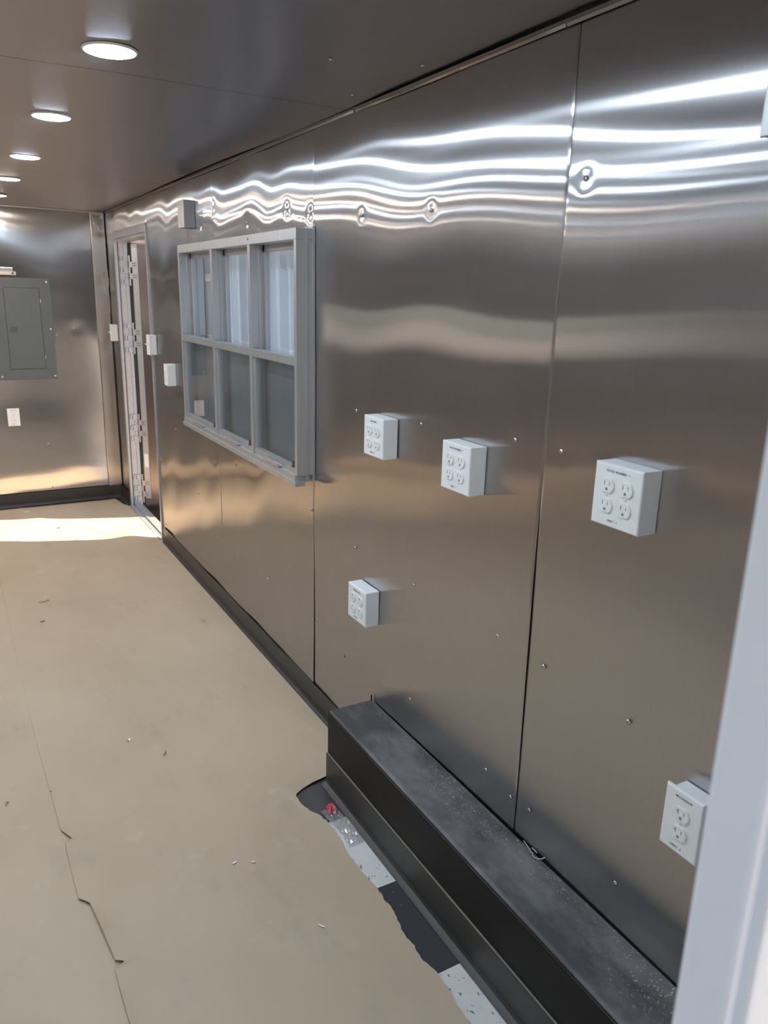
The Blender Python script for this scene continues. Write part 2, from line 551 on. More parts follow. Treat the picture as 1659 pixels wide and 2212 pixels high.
SCREWS_R = [(2.161, 1.216), (1.775, 1.232), (1.37, 1.258), (1.216, 1.26), (2.156, .758), (1.782, .756), (1.383, .761),
            (1.211, .757), (1.779, .387), (1.392, .374), (1.288, .358), (1.216, .368), (.952, .752), (.933, .374),
            (2.23, .329), (2.15, 1.797), (1.768, 1.782), (1.216, 1.799), (3.135, 1.838), (2.721, 1.856), (2.517, 1.829),
            (3.767, 1.867), (2.508, .799), (2.494, .369), (2.51, .136), (2.97, .815), (3.354, .799), (3.672, .744),
            (3.981, .514), (2.97, .37), (3.36, .36), (3.62, .36), (4.40, .80), (4.40, .42), (4.78, .55), (4.76, .13),
            (3.61, .16), (3.575, 1.93)]
def dimps(y0, y1):
    out = []
    for y, z in SCREWS_R:
        if y0 + 0.012 < y < y1 - 0.012:
            if z > 1.7: out += [(y, z, 0.0016, 0.017) if y > 2.3 else (y, z, 0.0008, 0.013)]
            elif 1.15 < z < 1.3: out += [(y, z, 0.0007, 0.013)]
            else: out += [(y, z, 0.0005, 0.011)]
    return out
# (amplitude, ku, kv, phase): large lazy oil-canning, gentle on the near sheets, restless by the window
near = [(0.0016, 2.2, 3.1, 0.4), (0.0011, 5.1, 4.4, 1.9), (0.0005, 9.5, 3.0, 0.2), (0.0003, 3.0, 13.0, 2.0)]
mid = [(0.0016, 3.0, 2.6, 2.2), (0.0012, 6.3, 5.4, 0.3), (0.0005, 11.0, 7.0, 1.0), (0.00025, 4.0, 15.0, 0.0)]
far = [(0.0017, 7.5, 4.0, 0.7), (0.0013, 12.5, 8.0, 2.1), (0.0005, 21.0, 9.0, 0.5), (0.0008, 4.0, 6.0, 3.0)]
def rsheet(y0, y1, z0, z1, terms, holes=()):
    # u along -Y is not needed: u = +Y, v = +Z, outward normal -X
    return sheet('panel', M_wall, wr, (XR, 0, 0), (0, 1, 0), (0, 0, 1), (-1, 0, 0), (y0, y1), (z0, z1),
                 waves(terms, dimps(y0, y1)), 0.0095, holes)
rsheet(YF + 0.002, 1.2672, 0.0, ZC - 0.004, near)
rsheet(1.2695, 2.4870, 0.0, ZC - 0.004, mid)
rsheet(2.4890, 3.5910, 0.0, ZC - 0.004, far, [(2.480, 3.5915, WZ0 + 0.02, WZ1 - 0.02)])
rsheet(3.5925, DY0 - 0.002, 0.0, ZC - 0.004, far, [(3.590, WY1 - 0.02, WZ0 + 0.02, WZ1 - 0.02), (3.9885, 3.9915, WZ1 - 0.02, ZC)])
rsheet(DY0, DY1 + 0.02, DZ + 0.045, ZC - 0.004, far)
rsheet(DY1 + 0.03, YB - 0.004, 0.0, ZC - 0.004, far)

def screw_mesh():
    bm = bmesh.new()
    lathe(bm, [(0.0052, 0.0), (0.0056, 0.0006), (0.0050, 0.0016), (0.0034, 0.0027), (0.0012, 0.0031)], (1, 0, 0), (0, 0, 0), 14)
    bx(bm, 0.0028, 0.0034, -0.0026, 0.0026, -0.0005, 0.0005, mi=1)
    bx(bm, 0.0028, 0.0034, -0.0005, 0.0005, -0.0026, 0.0026, mi=1)
    me = bpy.data.meshes.new('screw'); bm.to_mesh(me); bm.free()
    me.materials.append(M_screw); me.materials.append(M_slot)
    for p in me.polygons: p.use_smooth = p.material_index == 0
    return me
SCREW_ME = screw_mesh()
def screw(parent, loc, rot, scale=1.0):
    o = bpy.data.objects.new('screw', SCREW_ME)
    COL.objects.link(o); o.parent = parent
    o.location = loc; o.rotation_euler = rot; o.scale = (scale,) * 3
    return o
for y, z in SCREWS_R:
    screw(wr, (XR - 0.0006, y, z), (random.uniform(0, 3), 0, PI))

# ---- back wall
wb = box('wall_back', M_black, None, XL - 0.05, XR + 0.06, YB + 0.004, YB + 0.06, 0, ZC)
tag(wb, 'end wall of brushed steel behind the breaker panel', 'wall', kind='structure')
bterm = [(0.0016, 3.1, 3.4, 0.2), (0.0010, 7.0, 5.0, 1.4), (0.0006, 12.0, 7.0, 0.9)]
bd = [(0.20, 0.55, 0.0006, 0.012), (0.62, 0.44, 0.0006, 0.012), (0.87, 1.28, 0.0012, 0.03), (0.80, 1.45, 0.002, 0.06)]
sheet('panel', M_back, wb, (0, YB, 0), (1, 0, 0), (0, 0, 1), (0, -1, 0), (XL + 0.004, 1.028), (0.0, ZC - 0.006), waves(bterm, bd), 0.0125)
# folded corner strip
sheet('corner_strip', M_strip, wb, (0, YB - 0.012, 0), (1, 0, 0), (0, 0, 1), (0, -1, 0), (1.022, XR - 0.006), (0.0, ZC - 0.008),
      waves([(0.0009, 6, 8, 1.0), (0.0006, 15, 19, 0.2)], [(1.085, 1.60, 0.004, 0.03), (1.09, 1.96, 0.004, 0.025), (1.10, 1.18, 0.004, 0.03)]), 0.008, fold=0.01)
for x, z in [(0.618, 0.455), (0.205, 0.115), (0.86, 1.285), (0.62, 0.125), (0.745, 1.24)]:
    screw(wb, (x, YB - 0.0012, z), (0.4, 0, -PI / 2))

# ---- left wall (out of the frame, seen in reflections) with a slot added for a warm reflected band
LY0, LY1, LZ0, LZ1 = 3.2, 5.2, 1.22, 1.47
wl_ = boxes('wall_left', [M_black], None, [
    (XL - 0.06, XL - 0.004, YF, LY0, 0, ZC), (XL - 0.06, XL - 0.004, LY1, YB + 0.06, 0, ZC),
    (XL - 0.06, XL - 0.004, LY0, LY1, 0, LZ0), (XL - 0.06, XL - 0.004, LY0, LY1, LZ1, ZC)])
tag(wl_, 'brushed steel wall opposite the window', 'wall', kind='structure')
for a, b in ((YF + 0.002, 1.28), (1.284, 2.50), (2.504, 3.72), (3.724, 4.94), (4.944, YB - 0.004)):
    hl = [(LY0, LY1, LZ0, LZ1)]
    sheet('panel', M_wall, wl_, (XL, 0, 0), (0, 1, 0), (0, 0, 1), (1, 0, 0), (a, b), (0.0, ZC - 0.004), waves(mid), 0.03, hl)

# ---- front wall with the doorway the picture is taken from
wf = boxes('wall_front', [M_white_paint], None, [
    (0.359, XR + 0.06, YF - 0.035, YF, -0.12, ZC), (XL - 0.06, -0.80, YF - 0.035, YF, -0.12, ZC),
    (-0.80, 0.359, YF - 0.035, YF, 1.98, ZC)], bevel=0.0035)
tag(wf, 'white painted door jamb in the near right foreground', 'wall', kind='structure')
for a, b in ((0.372, XR - 0.004), (XL + 0.004, -0.81)):
    sheet('panel', M_back, wf, (0, YF + 0.006, 0), (1, 0, 0), (0, 0, 1), (0, 1, 0), (a, b), (0.0, ZC - 0.004), waves([(0.0012, 5, 4, 0.3), (0.0007, 9, 7, 1.0)]), 0.03)
# slim stop moulding on the outer face of the jamb
box('door_stop', M_white_paint, wf, 0.366, 0.386, YF - 0.043, YF - 0.0345, -0.1, 1.97, bevel=0.003)

# ---- ceiling
ce = box('ceiling', M_black, None, XL - 0.06, XR + 0.06, YF - 0.04, YB + 0.06, ZC + 0.012, ZC + 0.08)
tag(ce, 'low ceiling of brushed steel sheets', 'ceiling', kind='structure')
cterm = [(0.0022, 2.6, 1.9, 0.5), (0.0016, 5.4, 2.6, 1.2), (0.0007, 9.0, 6.0, 0.1), (0.0005, 13.0, 4.0, 2.0)]
LIGHTS = [(0.405, 1.145, 0), (0.412, 2.025, 0), (0.390, 2.866, 0), (0.400, 3.785, 0), (0.395, 4.60, 1), (0.395, 5.46, 1),
          (-0.30, 1.145, 0), (-0.30, 2.025, 0), (-0.30, 2.866, 0), (-0.30, 3.785, 1), (-0.30, 4.60, 0), (-0.30, 5.46, 1)]   # the second row hangs outside the frame
cd = [(0.95, 1.62, 0.0016, 0.03), (0.55, 1.45, 0.001, 0.02), (0.98, 2.30, 0.002, 0.05)]
for a, b in ((YF - 0.03, 2.228), (2.231, 4.296), (4.299, YB - 0.004)):
    sheet('panel', M_ceil, ce, (0, 0, ZC), (1, 0, 0), (0, 1, 0), (0, 0, -1), (XL + 0.004, XR - 0.003), (a, b), waves(cterm, cd), 0.014, fold=0.0)
for x, y in [(0.86, 1.80), (0.62, 1.46), (1.02, 1.22), (1.05, 2.06), (1.06, 1.72), (0.9, 0.95), (0.15, 1.7)]:
    screw(ce, (x, y, ZC - 0.0015), (0, PI / 2, 0.3))
# bent angle trim along the joint, in lengths that do not quite meet
def angle_trim(y0, y1, bow, gap0, gap1):
    bm = bmesh.new()
    n = 24
    prev = None
    for i in range(n + 1):
        t = i / n; y = y0 + (y1 - y0) * t
        s = bow * math.sin(PI * t) + gap0 * (1 - t) ** 4 + gap1 * t ** 4
        ring = [(XR - 0.0030, ZC - 0.013 - s * 0.3), (XR - 0.0042, ZC - 0.013 - s * 0.3), (XR - 0.006 - s * 0.4, ZC - 0.006 - s),
                (XR - 0.015 - s, ZC - 0.0055 - s * 0.6), (XR - 0.015 - s, ZC - 0.0040 - s * 0.6), (XR - 0.0035, ZC - 0.0040)]
        vs = [bm.verts.new((x, y, z)) for x, z in ring]
        if prev:
            for k in range(6): bm.faces.new((prev[k], prev[(k + 1) % 6], vs[(k + 1) % 6], vs[k]))
        else: bm.faces.new(vs)
        prev = vs
    bm.faces.new(prev[::-1])
    bmesh.ops.recalc_face_normals(bm, faces=bm.faces)
    return obj('angle_trim', bm, M_anglesteel, ce)
for a in ((YF + 0.01, 1.30, 0.002, 0, 0.002), (1.303, 1.66, 0.003, 0.001, 0.004), (1.63, 2.19, 0.006, 0.002, 0.001), (2.20, 3.30, 0.002, 0.0, 0.003),
          (3.303, 4.30, 0.002, 0.003, 0.001), (4.303, YB - 0.02, 0.002, 0.0, 0.0)):
    angle_trim(*a)
# trim where ceiling meets the end wall
bm = bmesh.new()
bx(bm, XL + 0.01, XR - 0.02, YB - 0.016, YB - 0.004, ZC - 0.014, ZC - 0.004, bevel=0.002)
tag(obj('trim_1', bm, M_strip), 'thin steel trim between ceiling and end wall', 'trim', kind='structure')

# ---- rubber cove base
def cove(name, pts, nrm, label, z_top=0.102):
    """pts: path on the wall foot; nrm(i): outward direction at each point"""
    prof = [(0.001, z_top), (0.0042, z_top), (0.005, z_top - 0.004), (0.005, 0.022), (0.008, 0.012), (0.015, 0.006), (0.024, 0.0035), (0.0245, 0.0028), (0.001, 0.0028)]
    bm = bmesh.new(); prev = None
    for p, n in zip(pts, nrm):
        vs = [bm.verts.new((p[0] + n[0] * d, p[1] + n[1] * d, z)) for d, z in prof]
        if prev:
            for k in range(len(prof)): bm.faces.new((prev[k], prev[(k + 1) % len(prof)], vs[(k + 1) % len(prof)], vs[k]))
        else: bm.faces.new(vs)
        prev = vs
    bm.faces.new(prev[::-1])
    bmesh.ops.recalc_face_normals(bm, faces=bm.faces)
    o = obj(name, bm, M_rubber)
    return tag(o, label, 'baseboard', kind='structure')
n_ = 40
cove('baseboard_right', [(XR - 0.002 + 0.0012 * math.sin(i * 0.9), 2.012 + (4.80 - 2.012) * i / n_) for i in range(n_ + 1)], [(-1, 0)] * (n_ + 1), 'dark rubber cove base along the window wall')
path, nr = [], []
for i in range(16): path.append((XL + 0.01 + (1.05 - XL) * i / 15.0, YB - 0.013)); nr.append((0, -1))
for i in range(1, 7):
    a = i / 6 * PI / 2
    path.append((1.06 + 0.058 * math.sin(a), YB - 0.013 - 0.058 * (1 - math.cos(a)))); nr.append((-math.sin(a), -math.cos(a)))
path.append((1.118, DY1 + 0.03)); nr.append((-1, 0))
cove('baseboard_back', path, nr, 'dark rubber cove base curving round the far corner', 0.10)

# ================================================================== WINDOW
w1 = empty('window_1', (XR, (WY0 + WY1) / 2, WZ0))
tag(w1, 'aluminium window of three sashes standing proud of the steel wall', 'window', kind='structure')
XF = 1.06          # room-side face
FW = 0.030
# outer frame : head, jambs, sill
box('frame_head', M_alu, w1, XF, XR + 0.05, WY0, WY1, WZ1 - 0.036, WZ1, bevel=0.0015)
box('frame_jamb', M_alu, w1, XF, XR + 0.05, WY0, WY0 + 0.020, WZ0 + 0.026, WZ1 - 0.036, bevel=0.0012)
box('frame_jamb', M_alu, w1, XF, XR + 0.05, WY1 - 0.020, WY1, WZ0 + 0.026, WZ1 - 0.036, bevel=0.0012)
boxes('frame_sill', M_alu, w1, [(XF - 0.004, XR + 0.05, WY0 + 0.012, WY1, WZ0, WZ0 + 0.026), (XF - 0.010, XF + 0.03, WY0 - 0.004, WY1, WZ0 - 0.012, WZ0 + 0.006)], bevel=0.0015)
# flange lines on the side face
box('side_flange', M_alu, w1, XF + 0.036, XF + 0.041, WY0 - 0.0035, WY0 + 0.002, WZ0 + 0.01, WZ1 - 0.002, bevel=0.0008)
box('side_flange', M_alu, w1, XR - 0.010, XR - 0.0035, WY0 - 0.007, WY0 + 0.002, WZ0 + 0.004, WZ1 + 0.006, bevel=0.0008)
box('head_flange', M_alu, w1, XR - 0.012, XR - 0.0035, WY0 - 0.004, WY1 + 0.006, WZ1 - 0.001, WZ1 + 0.007, bevel=0.0008)
MUL = [2.938, 3.412]
for y in MUL:
    box('mullion', M_alu, w1, XF + 0.001, XF + 0.076, y - 0.013, y + 0.013, WZ0 + 0.026, WZ1 - 0.036, bevel=0.0012)
bays = [(WY0 + 0.020, MUL[0] - 0.013), (MUL[0] + 0.013, MUL[1] - 0.013), (MUL[1] + 0.013, WY1 - 0.020)]
ZM = 1.342
for k, (a, b) in enumerate(bays):
    # upper light: set deep, with its own stiles
    up = boxes('upper_sash', M_alu, w1, [
        (XF + 0.055, XF + 0.075, a, a + 0.016, ZM, WZ1 - 0.036), (XF + 0.055, XF + 0.075, b - 0.016, b, ZM, WZ1 - 0.036),
        (XF + 0.055, XF + 0.075, a, b, WZ1 - 0.060, WZ1 - 0.036), (XF + 0.035, XF + 0.039, b - 0.008, b, ZM, WZ1 - 0.036)], bevel=0.001)
    box('upper_pane', M_glass, w1, XF + 0.063, XF + 0.066, a + 0.013, b - 0.013, ZM - 0.01, WZ1 - 0.056)
    # lower sash: near the room face
    lo = boxes('lower_sash', M_alu, w1, [
        (XF + 0.010, XF + 0.030, a, a + 0.014, WZ0 + 0.026, ZM + 0.016), (XF + 0.010, XF + 0.030, b - 0.014, b, WZ0 + 0.026, ZM + 0.016),
        (XF + 0.002, XF + 0.030, a, b, ZM - 0.014, ZM + 0.016), (XF + 0.006, XF + 0.030, a, b, WZ0 + 0.026, WZ0 + 0.050)], bevel=0.001)
    box('lower_pane', M_glass, w1, XF + 0.020, XF + 0.023, a + 0.011, b - 0.011, WZ0 + 0.046, ZM - 0.010)
    box('insect_screen', M_screen, w1, XF + 0.058, XF + 0.0588, a, b, WZ0 + 0.026, ZM)
    # lift rail and latch
    c = (a + b) / 2
    bm = bmesh.new()
    bx(bm, XF - 0.010, XF + 0.007, c - 0.075, c + 0.075, WZ0 + 0.028, WZ0 + 0.033, bevel=0.0012)
    bx(bm, XF - 0.010, XF - 0.006, c - 0.075, c + 0.075, WZ0 + 0.030, WZ0 + 0.040, bevel=0.0012)
    obj('lift_handle', bm, M_alu_bright, w1)
    bm = bmesh.new()
    bx(bm, XF + 0.000, XF + 0.010, a + 0.016, a + 0.034, WZ0 + 0.050, WZ0 + 0.056, bevel=0.001)
    bx(bm, XF + 0.001, XF + 0.008, a + 0.022, a + 0.027, WZ0 + 0.056, WZ0 + 0.072, bevel=0.001)
    obj('latch', bm, M_panelrim, w1)
bm = bmesh.new(); bx(bm, XF - 0.0012, XF + 0.001, MUL[0] - 0.004, MUL[0] + 0.004, WZ1 - 0.020, WZ1 - 0.012, bevel=0.0006)
obj('frame_rivet', bm, M_panelrim, w1)

# hatch flap outside the window, propped a little open
hatch = empty('serving_hatch', (XR + 0.06, (WY0 + WY1) / 2, WZ1))
tag(hatch, 'ribbed translucent white hatch flap hanging outside the window glass', 'hatch')
bm = bmesh.new()
ny = 14
rows = []
for i in range(ny * 4 + 1):
    y = WY0 - 0.06 + (WY1 - WY0 + 0.20) * i / (ny * 4)
    dx = 0.030 * (0, 0, 1, 1)[i % 4]
    rows.append((bm.verts.new((XR + 0.080 + dx, y, WZ1 + 0.03)), bm.verts.new((XR + 0.095 + dx, y, WZ0 - 0.09))))
for a, b in zip(rows, rows[1:]): bm.faces.new((a[0], b[0], b[1], a[1]))
obj('hatch_flap', bm, M_hatch, hatch)
for y in (WY0 - 0.03, WY1 + 0.03):
    bm = bmesh.new(); tube(bm, [(XR + 0.07, y, WZ0 - 0.05), (XR + 0.088, y, WZ0 - 0.02)], 0.009, 10)
    obj('hatch_strut', bm, M_alu_bright, hatch)

# ================================================================== SIDE DOOR
d1 = empty('door_1', (XR, DY1, 0))
tag(d1, 'narrow side door standing ajar beside the window, with four aluminium hinges', 'door', kind='structure')
# frame: casing on the room side and lining through the wall
boxes('door_casing', M_alu_bright, d1, [(XR - 0.012, XR + 0.004, DY0 - 0.014, DY0 + 0.006, 0.004, DZ + 0.05),
                                        (XR - 0.012, XR + 0.004, DY1 - 0.006, DY1 + 0.030, 0.004, DZ + 0.05)], bevel=0.0015)
boxes('door_head', M_alu, d1, [(XR - 0.014, XR + 0.006, DY0 - 0.006, DY1 + 0.024, DZ + 0.008, DZ + 0.056), (XR - 0.004, XR + 0.072, DY0, DY1, DZ - 0.012, DZ + 0.008)], bevel=0.0015)
box('door_lining', M_alu, d1, XR + 0.002, XR + 0.072, DY0 - 0.016, DY0, 0.0, DZ, bevel=0.001)
boxes('door_lining', M_alu_bright, d1, [(XR + 0.012, XR + 0.072, DY1, DY1 + 0.018, 0.0, DZ), (XR + 0.050, XR + 0.072, DY1 - 0.006, DY1, 0.0, DZ)], bevel=0.001)
boxes('gap_strip', M_hingegap, d1, [(XR + 0.004, XR + 0.012, DY1 - 0.004, DY1 + 0.014, 0.0, DZ), (XR + 0.0725, XR + 0.135, DY1 + 0.006, DY1 + 0.03, -0.12, DZ + 0.03)], bevel=0.001)  # dark strips added in the hinge-side gaps, the outer one blocks daylight
boxes('threshold', M_alu_bright, d1, [(XR - 0.030, XR + 0.075, DY0, DY1, -0.004, 0.006), (XR - 0.026, XR - 0.016, DY0, DY1, 0.005, 0.011),
                                      (XR + 0.014, XR + 0.024, DY0, DY1, 0.005, 0.014)], bevel=0.0015)
# leaf, hinged on the far lining and swung outwards about 48 degrees from shut
HX, HY = XR + 0.080, DY1 - 0.020
LD = Vector((0.67, -0.60, 0)).normalized()            # along the leaf
LN = Vector((-LD.y * -1, LD.x * -1, 0))               # placeholder, fixed below
LN = Vector((LD.y, -LD.x, 0)); LN = -LN if LN.dot(Vector((-1, -1, 0))) < 0 else LN   # inner face looks into the trailer
def leafbox(bm, s0, s1, t0, t1, z0, z1, mi=0, bevel=0.0):
    vs = bx(bm, 0, 1, 0, 1, z0, z1, mi=mi)
    for v in vs:
        s = s0 if v.co.x < 0.5 else s1; t = t0 if v.co.y < 0.5 else t1
        p = Vector((HX, HY, 0)) + LD * s + LN * t
        v.co.x, v.co.y = p.x, p.y
bm = bmesh.new(); leafbox(bm, 0.012, 0.895, -0.042, 0.0, -0.12, DZ + 0.04)
bmesh.ops.recalc_face_normals(bm, faces=bm.faces)
leaf = obj('door_leaf', bm, M_leaf, d1)
bm = bmesh.new(); leafbox(bm, 0.020, 0.062, 0.0, 0.004, 0.062, DZ - 0.02); bmesh.ops.recalc_face_normals(bm, faces=bm.faces)
obj('edge_strip', bm, M_alu_bright, leaf)
bm = bmesh.new(); leafbox(bm, 0.024, 0.056, 0.004, 0.0048, 0.30, 0.40); bmesh.ops.recalc_face_normals(bm, faces=bm.faces)
tag(obj('sticker', bm, M_sticker, leaf), 'small white paper sticker')
for zt, zb in ((1.788, 1.594), (1.336, 1.127), (0.690, 0.490), (0.240, 0.030)):
    h = (zt - zb) / 5
    # spine of the hinge is its own part, plates are its pieces
    bm = bmesh.new(); tube(bm, [(HX - 0.002, HY, zb - 0.004), (HX - 0.002, HY, zt + 0.004)], 0.006, 10)
    hg = obj('hinge', bm, M_alu_bright, d1)
    for q in range(5):
        z1_ = zt - q * h; z0_ = z1_ - h * 0.94
        bm = bmesh.new()
        if q % 2 == 0:
            bx(bm, XR + 0.020, HX, DY1 - 0.010, DY1 - 0.006, z0_, z1_, bevel=0.001)
            for s in (0.3, 0.7):
                lathe(bm, [(0.0048, 0), (0.0040, 0.002)], (0, -1, 0), (XR + 0.036, DY1 - 0.0102, z0_ + (z1_ - z0_) * s), 10, mi=1)
            obj('hinge_plate', bm, [M_alu_bright, M_slot], hg)
        else:
            leafbox(bm, 0.0, 0.050, 0.005, 0.009, z0_, z1_)
            for s in (0.3, 0.7):
                for sv in (0.026, 0.040):
                    p = Vector((HX, HY, 0)) + LD * sv + LN * 0.009
                    lathe(bm, [(0.0042, 0), (0.0036, 0.002)], LN, (p.x, p.y, z0_ + (z1_ - z0_) * s), 10, mi=1)
            bmesh.ops.recalc_face_normals(bm, faces=bm.faces)
            obj('hinge_plate', bm, [M_alu_bright, M_slot], hg)

# ================================================================== ELECTRICS
def recept_mesh(tslot, flip):
    """one socket face, in plate coordinates: x out, y right, z up"""
    bm = bmesh.new()
    R, c = 0.0172, 0.0138
    pts = []
    n = 32
    for i in range(n):
        a = 2 * PI * i / n
        pts.append((R * math.cos(a), max(-c, min(c, R * math.sin(a)))))
    # rounded top edge by two stacked prisms
    prism(bm, pts, 0, -0.001, 0.0024)
    prism(bm, [(p[0] * 0.955, p[1] * 0.955) for p in pts], 0, 0.0024, 0.0031)
    return bm
RECEPT = {}
def socket_part(parent, dy, dz, face, tslot, flip):
    key = 'face'
    if key not in RECEPT:
        bm = recept_mesh(tslot, flip)
        me = bpy.data.meshes.new('receptacle'); bm.to_mesh(me); bm.free(); me.materials.append(M_plastic)
        RECEPT[key] = me
    o = bpy.data.objects.new('receptacle', RECEPT[key]); COL.objects.link(o)
    o.parent = parent; o.location = (face, dy, dz); o['_local'] = 1
    s = -1 if flip else 1
    k2 = ('slots', tslot)
    if k2 not in RECEPT:
        bm = bmesh.new()
        bx(bm, 0.0029, 0.0033, -0.0071, -0.0057, 0.0002, 0.0088)
        if tslot: bx(bm, 0.0029, 0.0033, -0.0112, -0.0071, 0.0042, 0.0056)
        bx(bm, 0.0029, 0.0033, 0.0058, 0.0070, 0.0008, 0.0080)
        me = bpy.data.meshes.new('slots'); bm.to_mesh(me); bm.free(); me.materials.append(M_slot); RECEPT[k2] = me
        bm = bmesh.new()
        pts = [(-0.0027, -0.0096), (0.0027, -0.0096), (0.0027, -0.0066)] + [(0.0027 * math.cos(a), -0.0066 + 0.0027 * math.sin(a)) for a in (0.5, 1.0, 1.57, 2.1, 2.6)] + [(-0.0027, -0.0066)]
        prism(bm, pts, 0, 0.0029, 0.0033)
        me = bpy.data.meshes.new('ground_hole'); bm.to_mesh(me); bm.free(); me.materials.append(M_hole); RECEPT['hole'] = me
    for nm, key in (('slots', k2), ('ground_hole', 'hole')):
        c = bpy.data.objects.new(nm, RECEPT[key]); COL.objects.link(c); c.parent = o
        if flip: c.rotation_euler = (PI, 0, 0)
    return o

def text_part(parent, body, size, loc):
    cu = bpy.data.curves.new('label_text', 'FONT')
    cu.body = body; cu.size = size; cu.align_x = 'CENTER'; cu.align_y = 'CENTER'
    cu.extrude = 0.00012; cu.resolution_u = 2; cu.space_character = 1.12; cu.offset = 0.0001
    tmp = bpy.data.objects.new('label_text', cu); COL.objects.link(tmp)
    bpy.context.view_layer.update()
    me = bpy.data.meshes.new_from_object(tmp.evaluated_get(bpy.context.evaluated_depsgraph_get()))
    bpy.data.objects.remove(tmp); me.name = 'label_text'
    me.materials.clear(); me.materials.append(M_ink)
    o = bpy.data.objects.new('label_text', me); COL.objects.link(o)
    o.parent = parent; o.location = loc; o.rotation_euler = (PI / 2, 0, PI / 2)
    return o

def outlet(name, label, loc, rotz, w, h, depth, gangs, top, bottom, cat='outlet', tslot=False, flip=False, plate=None, group=None):
    t = empty(name, loc, rotz); t['_local'] = 1
    tag(t, label, cat, group)
    pw, ph = plate or (w, h)
    if depth > 0.02:
        bm = bmesh.new(); bx(bm, 0.001, depth - 0.006, -w / 2, w / 2, -h / 2, h / 2, bevel=0.0025)
        obj('box_body', bm, M_plastic, t)
        f0 = depth - 0.0065
    else:
        f0 = 0.0005
    bm = bmesh.new()
    vs = bx(bm, f0, depth, -pw / 2, pw / 2, -ph / 2, ph / 2)
    es = [e for e in bm.edges if all(v.co.x > depth - 1e-5 for v in e.verts)]
    bmesh.ops.bevel(bm, geom=es, offset=0.0042, segments=3, affect='EDGES', profile=0.55)
    obj('cover_plate', bm, M_plastic, t)
    for g in range(gangs):
        dy = (g - (gangs - 1) / 2) * 0.0465
        for dz in (0.0195, -0.0195):
            socket_part(t, dy, dz, depth, tslot, flip)
        bm = bmesh.new(); lathe(bm, [(0.0032, -0.0005), (0.0030, 0.0009), (0.0015, 0.0013)], (1, 0, 0), (depth, dy, 0), 12)
        bx(bm, depth + 0.0011, depth + 0.0015, dy - 0.0024, dy + 0.0024, -0.0004, 0.0004, mi=1)
        obj('plate_screw', bm, [M_plastic, M_slot], t)
    if top: text_part(t, top, 0.0062, (depth + 0.0002, 0, ph / 2 - 0.0135))
    if bottom: text_part(t, bottom, 0.0062, (depth + 0.0002, -0.004, -ph / 2 + 0.0125))
    return t

GO = 'surface mounted outlet boxes on the window wall'
outlet('outlet_box', 'white four-socket outlet box next to the window, left of the upper row of three', (XR, 1.958, 1.169), PI, 0.117, 0.118, 0.05, 2, 'DEEP MIXER', 'CRKT 15', group=GO)
outlet('outlet_box', 'white four-socket outlet box in the middle of the upper row of three', (XR, 1.534, 1.163), PI, 0.122, 0.122, 0.05, 2, 'FOOD WARMER 1', 'CRKT 1', group=GO)
outlet('outlet_box', 'largest white four-socket outlet box, right of the seam in the upper row', (XR, 1.004, 1.214), PI, 0.120, 0.122, 0.05, 2, 'FOOD WARMER : 1', 'CRKT : 1', group=GO)
outlet('outlet_box', 'low white four-socket outlet box with inverted sockets above the rubber base', (XR, 2.045, 0.607), PI, 0.122, 0.117, 0.05, 2, 'REFRIGERATOR', 'CRKT 12', flip=True, group=GO)
outlet('outlet_box', 'white two-socket outlet box with T-shaped slots half hidden by the near jamb', (XR, 0.765, 0.656), PI, 0.070, 0.110, 0.05, 1, 'MICOWAVE', 'CRKT  4', tslot=True, plate=(0.082, 0.128), group=GO)
outlet('outlet_box', 'slim white one-gang outlet box between side door and window', (XR, 4.372, 1.112), PI, 0.072, 0.118, 0.05, 1, None, None, group=GO)
outlet('wall_outlet', 'flat white two-socket outlet plate under the breaker panel', (0.406, YB - 0.001, 0.662), -PI / 2, 0.080, 0.126, 0.008, 1, 'WATER PUMP', 'CRKT 9')

def blank_box(label, loc, w, h, depth):
    t = empty('junction_box', loc, PI); t['_local'] = 1
    tag(t, label, 'junction box', 'small boxes high on the window wall')
    bm = bmesh.new(); bx(bm, 0.001, depth - 0.006, -w / 2 + 0.001, w / 2 - 0.001, -h / 2 + 0.001, h / 2 - 0.001, bevel=0.002)
    obj('box_body', bm, M_alu, t)
    bm = bmesh.new(); bx(bm, depth - 0.0065, depth, -w / 2, w / 2, -h / 2, h / 2, bevel=0.002)
    obj('cover_plate', bm, M_alu, t)
    for z in (-0.042, 0.042):
        bm = bmesh.new(); lathe(bm, [(0.0034, 0), (0.0026, 0.0016)], (1, 0, 0), (depth, 0, z), 10)
        obj('plate_screw', bm, M_screw, t)
blank_box('grey box high on the wall above the window corner', (XR, 3.905, 1.920), 0.105, 0.125, 0.055)
blank_box('pale box at the top right edge beside the light streaks', (XR, 0.750, 1.868), 0.115, 0.122, 0.05)

def switch(label, loc, rotz):
    t = empty('light_switch', loc, rotz); t['_local'] = 1
    tag(t, label, 'light switch', 'switch boxes beside the side door')
    bm = bmesh.new(); bx(bm, 0.001, 0.040, -0.036, 0.036, -0.058, 0.058, bevel=0.006, seg=3); obj('box_body', bm, M_plastic, t)
    bm = bmesh.new(); bx(bm, 0.038, 0.046, -0.037, 0.037, -0.059, 0.059, bevel=0.0035, seg=3); obj('cover_plate', bm, M_plastic, t)
    bm = bmesh.new()
    prism(bm, [(-0.007, 0.046), (0.007, 0.046), (0.009, 0.062), (0.004, 0.063)], 1, -0.005, 0.005); obj('toggle', bm, M_plastic, t)
    for z in (-0.032, 0.032):
        bm = bmesh.new(); lathe(bm, [(0.0032, 0), (0.0024, 0.0012)], (1, 0, 0), (0.046, 0, z), 10); obj('plate_screw', bm, M_plastic, t)
